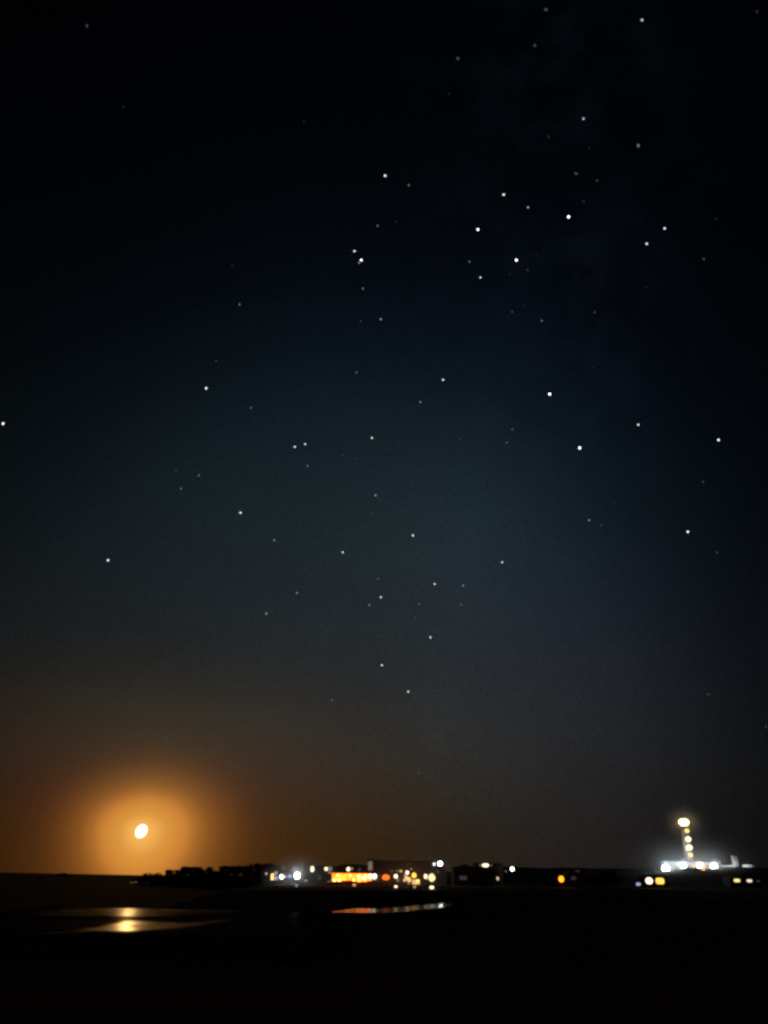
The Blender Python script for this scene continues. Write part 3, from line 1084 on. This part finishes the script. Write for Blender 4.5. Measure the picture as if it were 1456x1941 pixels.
# past the hotel
post_lamp('small pink lamp low in the dark past the long cream window', 943.5, 1665.3, 5, 336, glow('lamp_small_pink', (1, .55, .42), 1.0), .9, 1.2)
post_lamp('lone cream lamp standing clear past the last village house', 971, 1647.2, 6.5, 340, L_warmwhite)
post_lamp('barely lit grey lamp beside the lone cream lamp', 959, 1652, 5, 341, glow('lamp_barely', (.7, .72, .75), .04))
post_lamp('lone orange street lamp between the village and the lighthouse hill', 1064, 1666.3, 10.5, 338, glow('lamp_sodium', (1.0, .22, .008), 4.0), .9, 1.0)
post_lamp('dim blue lamp beside the cottage at the hill foot', 1210, 1676, 8, 330, glow('lamp_dim_blue', (.48, .58, .95), .75), 1.1, .65, 'garden lamp', None, .8, 'garden_lamp')

# ------------------------------------------------------------------ lighthouse
Yl = 386.0
base = at(1306.5, 1648, Yl)
topc = at(1298.8, 1562, Yl)
lx = base.x + .55
kx = Yl / 330 * .205
zt_ = at(1299, 1568, Yl).z        # gallery level
zl0, zl1 = at(1299, 1566.5, Yl).z, at(1299, 1553.5, Yl).z
gz = terrain(lx, Yl) - .2
lh = empty('lighthouse', (lx, Yl, gz), 'tall pale lighthouse with a column of lit windows and a blazing lantern', 'lighthouse')
th = zt_ - gz
MB().lathe((lx, Yl, gz), [(2.5, 0), (2.5, .5), (2.25, .6), (1.95, th * .35), (1.72, th * .7), (1.62, th * .95), (1.75, th)], 28).build('tower', white_wall, lh, sm=True)
MB().lathe((lx, Yl, gz + th), [(1.75, 0.002), (2.2, .35), (2.2, .55)], 28).build('gallery', white_wall, lh)
rl = MB()
for i in range(16):
    t = 2 * math.pi * i / 16
    rl.tube((lx + 2.1 * math.cos(t), Yl + 2.1 * math.sin(t), gz + th + .55), (lx + 2.1 * math.cos(t), Yl + 2.1 * math.sin(t), gz + th + 1.4), .03, .03, 5)
for zz in (1.0, 1.4):
    for i in range(16):
        t, u = 2 * math.pi * i / 16, 2 * math.pi * (i + 1) / 16
        rl.tube((lx + 2.1 * math.cos(t), Yl + 2.1 * math.sin(t), gz + th + zz), (lx + 2.1 * math.cos(u), Yl + 2.1 * math.sin(u), gz + th + zz), .025, .025, 5)
rl.build('railing', black_metal, lh)
lant = MB().lathe((lx, Yl, gz + th + .56), [(1.2, 0), (1.75, .45), (2.15, 1.1), (2.3, (zl1 - zl0) * .55), (2.0, (zl1 - zl0) * .8), (1.2, zl1 - zl0)], 24).build('lantern_room', glow('lantern_glass', (1.0, .78, .40), 6), lh, sm=True)
gl = MB()
for i in range(10):
    t = 2 * math.pi * i / 10
    c_, s_ = math.cos(t), math.sin(t)
    q = [(lx + r * c_, Yl + r * s_, gz + th + .56 + z) for r, z in ((1.24, 0), (1.79, .45), (2.19, 1.1), (2.34, (zl1 - zl0) * .55), (2.04, (zl1 - zl0) * .8), (1.24, zl1 - zl0))]
    for a_, b_ in zip(q, q[1:]): gl.tube(a_, b_, .04, .04, 5)
gl.build('glazing_bars', black_metal, lant)
zc = gz + th + .57 + zl1 - zl0
MB().lathe((lx, Yl, zc), [(1.4, 0), (1.2, .2), (.8, .5), (.25, .75), (.2, .95), (.08, 1.0)], 20).build('dome', black_metal, lh, sm=True)
MB().tube((lx, Yl, zc + .95), (lx, Yl, zc + 1.9), .05, .02, 6).build('lightning_rod', black_metal, lh)
lw_c = glow('tower_window_cream', (1.0, .84, .50), 2.6)
lw_y = glow('tower_window_yellow', (1.0, .62, .14), 1.7)
for px, py, w_, h_, m in ((1299.2, 1575.2, 10, 7.5, lw_y), (1301.3, 1591, 11.5, 9, lw_c), (1303.3, 1606.6, 12, 9, lw_c), (1305.2, 1620.8, 10, 7, lw_y), (1306.3, 1636, 8, 5, lw_y)):
    z, wx = at(px, py, Yl).z, lx + max(-.5, min(.5, at(px, py, Yl).x - lx))
    rad = 1.62 + (2.25 - 1.62) * (1 - (z - gz) / th)
    ww, hh = w_ * kx * .92, h_ * kx
    wn = MB().ring((wx, Yl - rad - .02, z), ww, hh, .10, .8, .7).build('window', white_wall, lh)
    MB().plate((wx, Yl - rad - .1, z), ww, hh, .5, .7).build('pane', m, wn)

# keeper's house behind the floodlights
kh = house('keepers_house', 'low white keepers house at the lighthouse foot, washed by floodlights', 'house', 1259, 1366, 1632.5, 381, 4, white_wall, 'flat', None, 0, 1642, .12)
for px in (1283, 1313, 1341):
    window(kh, px, 1644, 6, 6, 381, glow('pane_keeper', (1, .62, .3), .35), .2)
MB().plate(tuple(at(1303, 1645.5, 381) + Vector((0, -.03, 0))), 1.1, 2.0, .08, .05).build('door', dark_wall, kh)
zf = None
flood('white floodlight at the outer end of the keepers house, biggest of the row', 1262, 1646.3, 13, 11, 376, glow('flood_glass_a', (.92, .97, 1), 26), 1900, (.72, .88, 1.0))
flood('second white floodlight of the keepers house row, before its blue white wall', 1295.5, 1642.3, 9, 9.5, 377, glow('flood_glass_b', (.96, .98, 1), 22), 1600, (.72, .88, 1.0))
flood('white floodlight with an orange lamp tucked beneath, before the keepers house', 1327, 1641.8, 11, 10, 377, glow('flood_glass_c', (1, .97, .92), 22), 900, (1, .80, .60))
flood('white floodlight at the end of the row towards the white pillar', 1353.5, 1642.8, 11.5, 10.5, 376, glow('flood_glass_d', (.94, .98, 1), 26), 1500, (.75, .9, 1.0))
post_lamp('orange lamp under the third floodlight of the keepers house', 1333, 1646.2, 7, 376.5, glow('lamp_keeper_orange', (1.0, .32, .06), 2.2), hmin=.5)
post_lamp('warm lamp on the keepers house front under the lighthouse tower', 1315, 1643, 6, 379, glow('lamp_keeper_warm', (1.0, .5, .22), 1.2), hmin=.5)

# white wall with its pillar, and the low wall past it
Yw = 379.0
a, c = at(1368, 1644, Yw), at(1400.5, 1644, Yw)
zt_, zb_ = at(1385, 1640.5, Yw).z, min(terrain(a.x, Yw), terrain(c.x, Yw)) - .3
ww_ = empty('pillar_wall', ((a.x + c.x) / 2, Yw, zb_), 'white wall ending in a tall square pillar beside the keepers house', 'wall')
MB().box(a.x, c.x - 2.1, Yw, Yw + .5, zb_, zt_).build('wall', white_wall, ww_)
p0, p1 = at(1389.5, 1634, Yw), at(1399, 1634, Yw)
zp = at(1394, 1623, Yw).z
MB().box(c.x - 2.098, c.x, Yw - .3, Yw + 1.6, zb_, zp).build('pillar', white_wall, ww_)
MB().box(c.x - 2.2, c.x + .1, Yw - .4, Yw + 1.7, zp + .002, zp + .2).build('pillar_cap', white_wall, ww_)
a, c = at(1408, 1643, Yw), at(1431, 1643, Yw)
zt_, zb_ = at(1420, 1640.2, Yw).z, min(terrain(a.x, Yw), terrain(c.x, Yw)) - .3
lw_ = empty('garden_wall', ((a.x + c.x) / 2, Yw, zb_), 'short low white wall standing apart past the square pillar', 'wall')
MB().box(a.x, c.x, Yw, Yw + .5, zb_, zt_).build('wall', white_wall, lw_)
MB().box(a.x - .08, c.x + .08, Yw - .08, Yw + .58, zt_ + .002, zt_ + .16).build('coping', white_wall, lw_)
for lab, px, e, dy, rx, cl in (('small added ground spotlight washing the square white pillar', 1392, 700, -4, 100, (.88, .95, 1.0)), ('small added ground spotlight washing the low white wall', 1420, 700, -4, 100, (.88, .95, 1.0)),
                                ('small added warm spotlight on the keepers house roof tilted up the lighthouse shaft', 1310.5, 5000, 2.2, 163, (1.0, .70, .32))):
    p = at(px, 1649, Yw + dy)
    gz = terrain(p.x, p.y)
    if rx > 120: gz = kh['eave'] + .3
    s = empty('added_ground_spot' if rx < 120 else 'added_roof_spot', (p.x, p.y, gz), lab, 'spotlight')  # added lamps with no visible source, brightening pillar, low wall and tower shaft
    MB().lathe((p.x, p.y, gz), [(.16, 0), (.16, .1), (.05, .12), (.05, .25)], 10).build('base', black_metal, s)
    MB().tube((p.x, p.y - .15, gz + .28), (p.x, p.y + .2, gz + .42), .10, .15, 12).build('head', black_metal, s)
    l = bpy.data.lights.new('added_spot_beam', 'SPOT')
    l.energy, l.color, l.spot_size, l.spot_blend, l.shadow_soft_size = e, cl, R(100) if rx < 120 else R(46), .6, .1
    lo = bpy.data.objects.new('added_spot_beam', l)
    lo.location = (0, .35, .45)
    lo.rotation_euler = (R(rx), 0, 0)
    lo.parent = s
    col.objects.link(lo)

# ------------------------------------------------------------------ soft volumes added round the lamps to give them halos
def add_halo(c, r, dens):
    m = bpy.data.materials.new('added_halo_air')
    m.use_nodes = True
    t = m.node_tree
    t.nodes.clear()
    pv = t.nodes.new('ShaderNodeVolumePrincipled')
    pv.inputs['Color'].default_value = (.95, .97, 1, 1)
    pv.inputs['Anisotropy'].default_value = .35
    co = t.nodes.new('ShaderNodeTexCoord')
    sv = t.nodes.new('ShaderNodeVectorMath')
    sv.operation = 'MULTIPLY'
    sv.inputs[1].default_value = (1 / r[0], 1 / r[1], 1 / r[2])
    t.links.new(co.outputs['Object'], sv.inputs[0])
    ln = t.nodes.new('ShaderNodeVectorMath')
    ln.operation = 'LENGTH'
    t.links.new(sv.outputs[0], ln.inputs[0])

    def mm(op, a, b):
        n = t.nodes.new('ShaderNodeMath')
        n.operation = op
        for k_, v_ in enumerate((a, b)):
            if isinstance(v_, (int, float)): n.inputs[k_].default_value = v_
            else: t.links.new(v_, n.inputs[k_])
        return n.outputs[0]
    q = mm('MAXIMUM', mm('SUBTRACT', 1.0, ln.outputs['Value']), 0.0)
    t.links.new(mm('MULTIPLY', mm('POWER', q, 1.8), dens), pv.inputs['Density'])
    ot = t.nodes.new('ShaderNodeOutputMaterial')
    t.links.new(pv.outputs[0], ot.inputs['Volume'])
    o = MB().ball(c, r[0], r[1], r[2], 32, 20).build('added_halo', m, org=c, sm=True)
    return tag(o, kind='stuff')


add_halo(at(1306, 1643, 382), (42, 26, 18), .034)
add_halo(at(1299, 1560, Yl), (13, 12, 11), .075)
add_halo(at(563.5, 1663, 329), (20, 14, 12), .040)
add_halo(at(730, 1664, 330), (40, 16, 11), .016)

# ------------------------------------------------------------------ moon
MD = 20000.0
mc = EYE + MOON * MD
k = MD / math.sqrt(F * F + 759 ** 2)
mx, my = 10.0 * k, 12.2 * k
# a gibbous disc: sphere squashed across its terminator, long axis leaning towards the village
e_r, e_u = (ray(290, 1575.5) - MOON).normalized(), (ray(268, 1553.5) - MOON).normalized()
t_ = R(32)
lon = (e_u * math.cos(t_) + e_r * math.sin(t_)).normalized()
sho = lon.cross(MOON).normalized()
rot = Matrix((sho, MOON.normalized(), lon)).transposed()
b = MB().ball(mc, mx, mx, my, 32, 20, rot)
mo = b.build('moon', glow('moonlit_disc', (1.0, .86, .55), 3.2, sample=False), org=mc, sm=True)
tag(mo, 'bright gibbous moon in its orange glow low over the sea', 'moon')

# ------------------------------------------------------------------ stars
SD = 30000.0
ks = SD / 1680
star_me = {}
LEV = {1: .022, 2: .065, 3: .22, 4: .85, 5: 2.4, 6: 4.5}
TINT = {'w': (1, 1, 1), 'b': (.72, .86, 1.0), 'c': (.80, 1.0, 1.0), 'r': (1.0, .78, .72), 'g': (.95, 1.0, .95)}


def star(px, py, s, lev, tint, label, asp=1.0, tilt=0, group=None):
    small = s < 4.6 and lev < 4
    key = (lev, tint, small)
    if key not in star_me:
        m = glow('starlight_%d_%s_%d' % key, TINT[tint], LEV[lev] * (2.2 if small else 1), sample=False)
        bb = MB().ball((0, 0, 0), 1, 1, 1, 10, 7)
        me = bpy.data.meshes.new('star')
        me.from_pydata([tuple(v) for v in bb.v], [], bb.f)
        me.materials.append(m)
        star_me[key] = me
    o = bpy.data.objects.new('star', star_me[key])
    d = ray(px, py)
    o.location = EYE + d * SD
    o.rotation_mode = 'QUATERNION'
    q = (-d).to_track_quat('Y', 'Z')
    from mathutils import Quaternion
    o.rotation_quaternion = q @ Quaternion((0, 1, 0), R(tilt))
    r = s * ks / 2 * (.52, .54, .55, .56, .57, .60)[lev - 1]
    o.scale = (r, r, r * asp)
    col.objects.link(o)
    return tag(o, label, 'star', group)


STARS = [
 (1217, 38, 6, 4, 'b', 'large bluish star at the very top over the lighthouse', 1.2, 40),
 (1035, 18, 7, 2, 'w', 'blurred faint star at the top edge above the hazy patch', 1.7, 60),
 (1014, 86, 7, 2, 'b', 'hazy faint star patch under the top edge of the sky', 1.4, 50),
 (868, 111, 7, 2, 'w', 'dim smeared star high in the empty middle top', 1.6, 65),
 (165, 49, 6, 2, 'w', 'lone dim star in the top corner over the moon side', 1.4, 30),
 (1435, 22, 8, 1, 'w', 'ghostly star in the top corner over the lighthouse side'),
 (851, 178, 4, 1, 'w', 'ghostly star speck under the dim smeared star'),
 (234, 203, 5, 1, 'w', 'ghostly star speck below the lone corner star'),
 (576, 231, 6, 1, 'w', 'ghostly star alone in the wide dark upper sky'),
 (1106, 225, 6, 4, 'b', 'bright bluish star between the top edge and the brightest star'),
 (1040, 259, 8, 1, 'w', 'ghostly round star beside the bright bluish upper star'),
 (1210, 276, 6, 3, 'w', 'dim star with a short tail straight below the top bluish star', 1.7, 0),
 (1117, 280, 6, 1, 'b', 'ghostly star just beneath the bright bluish upper star'),
 (1092, 329, 6, 2, 'w', 'faint elongated star smear above the brightest star', 2.2, 60),
 (1132, 342, 6, 2, 'w', 'faint round star beside the elongated smear'),
 (730, 333, 5, 5, 'b', 'bright star heading the upper middle sky', 1.3, 80),
 (775, 351, 5, 3, 'w', 'dim star just below and beside the star heading the middle sky'),
 (955, 369, 5, 5, 'w', 'bright upper star of the kite in the upper sky'),
 (1001, 393, 4.5, 4, 'w', 'medium star between the kite top and the brightest star'),
 (1078, 411, 6.5, 6, 'c', 'brightest star of the upper sky, faintly turquoise'),
 (1106, 382, 5, 2, 'b', 'faint blue star hanging just above the brightest star'),
 (906, 435, 5.5, 6, 'w', 'bright white star at the side corner of the kite'),
 (716, 428, 4, 3, 'b', 'small dim star below the star heading the middle sky'),
 (750, 420, 4, 1, 'w', 'ghostly speck beside the small dim star of the middle sky'),
 (1260, 433, 5, 5, 'b', 'upper of two bright bluish stars over the lighthouse'),
 (1226, 462, 5, 5, 'b', 'lower of two bright bluish stars over the lighthouse'),
 (1357, 415, 6, 1, 'w', 'ghostly star near the edge above the dim round one'),
 (1334, 491, 7, 2, 'w', 'dim round star near the edge past the two bluish stars'),
 (672, 476, 4.5, 5, 'w', 'upper small star of the tight pair in the middle sky'),
 (685, 493, 5.5, 6, 'w', 'main bright star of the tight pair in the middle sky'),
 (681, 498, 3.5, 4, 'w', 'tiny companion touching the main star of the tight pair'),
 (890, 496, 4, 3, 'b', 'small blue star below the side corner of the kite'),
 (979, 493, 6, 6, 'w', 'very bright white star at the lower corner of the kite'),
 (1000, 512, 5, 2, 'c', 'faint star beside the lower corner of the kite'),
 (911, 526, 4, 5, 'w', 'small sharp star below the small blue star'),
 (967, 519, 3.5, 1, 'w', 'ghostly speck just under the lower corner of the kite'),
 (1017, 481, 3, 1, 'b', 'ghostly speck a little above the faint star by the kite'),
 (688, 547, 4, 3, 'w', 'small dim star under the tight pair'),
 (454, 577, 4, 3, 'b', 'lone small star in the dark above the moon side'),
 (440, 502, 4, 1, 'w', 'ghostly speck above the lone small star of the moon side'),
 (722, 605, 4, 4, 'w', 'small sharp star well below the tight pair'),
 (684, 609, 3.5, 2, 'w', 'faint speck level with the small sharp star below the pair'),
 (971, 591, 4, 2, 'w', 'faint star well below the lower corner of the kite'),
 (993, 579, 3.5, 1, 'w', 'ghostly speck just above the faint star below the kite'),
 (1027, 608, 4, 3, 'b', 'small blue star of the scattered group below the kite'),
 (1127, 592, 4, 2, 'w', 'faint star alone below and beyond the small blue star'),
 (1224, 545, 5, 1, 'w', 'ghostly star below the two bright bluish stars'),
 (676, 706, 5, 3, 'w', 'blurred dim star in the centre of the sky'),
 (840, 720, 4.5, 5, 'w', 'bright star in the centre, beside a ghostly speck'),
 (870, 719, 3, 1, 'w', 'ghostly speck level with the bright centre star'),
 (391, 736, 5, 5, 'w', 'bright star standing alone high above the moon', 1.3, 10),
 (410, 684, 3.5, 2, 'w', 'faint speck above the bright star high over the moon'),
 (476, 773, 3.5, 3, 'w', 'small dim star below the bright star high over the moon'),
 (1042, 747, 6, 6, 'w', 'upper of the two brightest stars in the middle height', 1.2, 0),
 (797, 762, 3.5, 4, 'w', 'small star below the bright centre star'),
 (1126, 697, 3.5, 1, 'w', 'ghostly speck above the upper of the two brightest'),
 (6, 803, 5, 5, 'w', 'bright streaked star at the very edge on the moon side', 1.5, -20),
 (705, 830, 4.5, 5, 'r', 'bright star with a reddish tinge in mid sky'),
 (1210, 805, 4.5, 5, 'w', 'bright star beyond the two brightest at middle height'),
 (1362, 834, 5, 5, 'w', 'bright star near the edge on the lighthouse side', 1.3, 20),
 (1099, 849, 6, 6, 'w', 'lower of the two brightest stars in the middle height', 1.3, 0),
 (874, 832, 3, 2, 'w', 'faint speck between the reddish star and the brightest two'),
 (971, 814, 3, 3, 'w', 'upper speck of the faint pair beside the brightest two'),
 (961, 839, 3, 3, 'w', 'lower speck of the faint pair beside the brightest two'),
 (559, 847, 4.5, 5, 'w', 'wider star of the level pair above the moon'),
 (578.5, 842, 4, 5, 'w', 'smaller star of the level pair above the moon'),
 (583, 883, 3.5, 3, 'w', 'small star under the level pair'),
 (650, 863, 3.5, 2, 'w', 'faint speck below the reddish star'),
 (673, 870, 3, 2, 'w', 'second faint speck below the reddish star'),
 (334, 892, 4, 2, 'w', 'faint star topping the small triangle over the moon'),
 (377, 901, 3.5, 3, 'w', 'small star at the side of the triangle over the moon'),
 (343, 926, 4, 3, 'b', 'small bluish star at the foot of the triangle over the moon'),
 (319, 941, 3, 1, 'w', 'ghostly speck under the triangle over the moon'),
 (712, 939, 4, 4, 'w', 'small sharp star down from the reddish star'),
 (838, 945, 3, 2, 'w', 'faint upper speck beside the small sharp centre star'),
 (823, 976, 3, 1, 'w', 'ghostly lower speck beside the small sharp centre star'),
 (707, 973, 3, 2, 'w', 'faint speck under the small sharp centre star'),
 (574, 926, 3.5, 1, 'b', 'ghostly bluish speck below the level pair'),
 (456, 972, 5, 5, 'w', 'bright star between the triangle and the low middle stars'),
 (783, 1015, 4.5, 5, 'w', 'bright star in the lower middle of the sky'),
 (520, 1024, 3.5, 4, 'w', 'small star below the bright star right of the triangle'.replace('right of', 'past')),
 (565, 1019, 3, 1, 'w', 'ghostly speck beside the small star past the triangle'),
 (650, 1047, 4, 5, 'w', 'sharp star below and beside the lower middle one'),
 (205, 1062, 5, 5, 'b', 'lone bright star above the moon near the edge', 1.3, -20),
 (952, 1066, 4, 5, 'w', 'sharp lone star in the lower sky towards the lighthouse'),
 (1304, 1008, 5, 5, 'w', 'bright leaning star low on the lighthouse side', 1.3, 25),
 (1117, 986, 3.5, 4, 'w', 'small star below the two brightest'),
 (1140, 996, 3.5, 2, 'w', 'faint speck beside the small star below the two brightest'),
 (1333, 913, 4, 2, 'w', 'faint star below the bright edge star'),
 (1359, 1047, 4, 2, 'w', 'faint star past the bright leaning star'),
 (1166, 953, 3.5, 1, 'w', 'ghostly speck above the small star below the brightest two'),
 (717, 1097, 3, 3, 'w', 'small speck topping the low central cluster'),
 (722, 1132, 4, 5, 'w', 'brightest star of the low central cluster'),
 (700, 1147, 3.5, 4, 'b', 'small bluish star of the low central cluster'),
 (824, 1107, 4, 5, 'w', 'sharp star level with the top of the low cluster'),
 (878, 1110, 3.5, 4, 'w', 'small star level with the sharp one beside the low cluster'),
 (874, 1146, 3, 3, 'w', 'dim speck straight below the small star by the low cluster'),
 (795, 1145, 3, 3, 'w', 'dim speck between the low cluster and the dim outer one'),
 (563, 1124, 3.5, 4, 'w', 'small star between the low cluster and the moon'),
 (505, 1163, 4, 4, 'w', 'slightly blurred star low between the cluster and the moon'),
 (787, 1171, 3, 2, 'w', 'faint speck above the sharp low star'),
 (693, 1186, 3, 1, 'w', 'ghostly speck under the low central cluster'),
 (588, 1174, 3, 1, 'w', 'ghostly speck beside the slightly blurred low star'),
 (816, 1208, 4, 5, 'w', 'sharp low star under the central cluster'),
 (724, 1261, 4, 5, 'w', 'sharp star second lowest above the village'),
 (774, 1311, 4, 5, 'w', 'sharp star lowest above the village roofs'),
 (629, 1327, 3, 3, 'w', 'dim speck low between the moon and the lowest sharp star'),
 (813, 1300, 3, 1, 'w', 'ghostly speck beside the lowest sharp star'),
 (1098, 1324, 3, 1, 'w', 'ghostly speck low between the village and the lighthouse'),
 (1343, 1316, 6, 2, 'w', 'blurred dim star straight above the lighthouse'),
 (1443, 1395, 6, 1, 'w', 'lower ghostly smudge star at the edge over the lighthouse side'),
 (1452, 1377, 5, 2, 'w', 'upper faint smudge star at the edge over the lighthouse side'),
 (316, 1401, 3.5, 2, 'r', 'faint speck at the top of the moon glow'),
 (794, 1465, 4, 2, 'w', 'faint lowest star over the hotel roof'),
]
for s_ in STARS:
    star(*s_[:6], *(s_[6:8] if len(s_) > 6 else ()), group='stars in the night sky')

# ------------------------------------------------------------------ groups of repeats; drop the builders' own notes
GROUPS = {'house': 'houses of the seaside village', 'cottage': 'houses of the seaside village', 'street lamp': 'lamps of the seaside village', 'garden lamp': 'low garden lamps along the sand',
          'floodlight': 'white floodlights', 'spotlight': 'added spotlights washing the lighthouse buildings', 'tree': 'trees on the dark point', 'bush': 'dark bushes'}
for o in col.objects:
    if o.parent is None and o.get('category') in GROUPS and not o.get('group'):
        o['group'] = GROUPS[o['category']]
    for k_ in ('org', 'X0', 'X1', 'eave', 'zb'):
        if k_ in o: del o[k_]
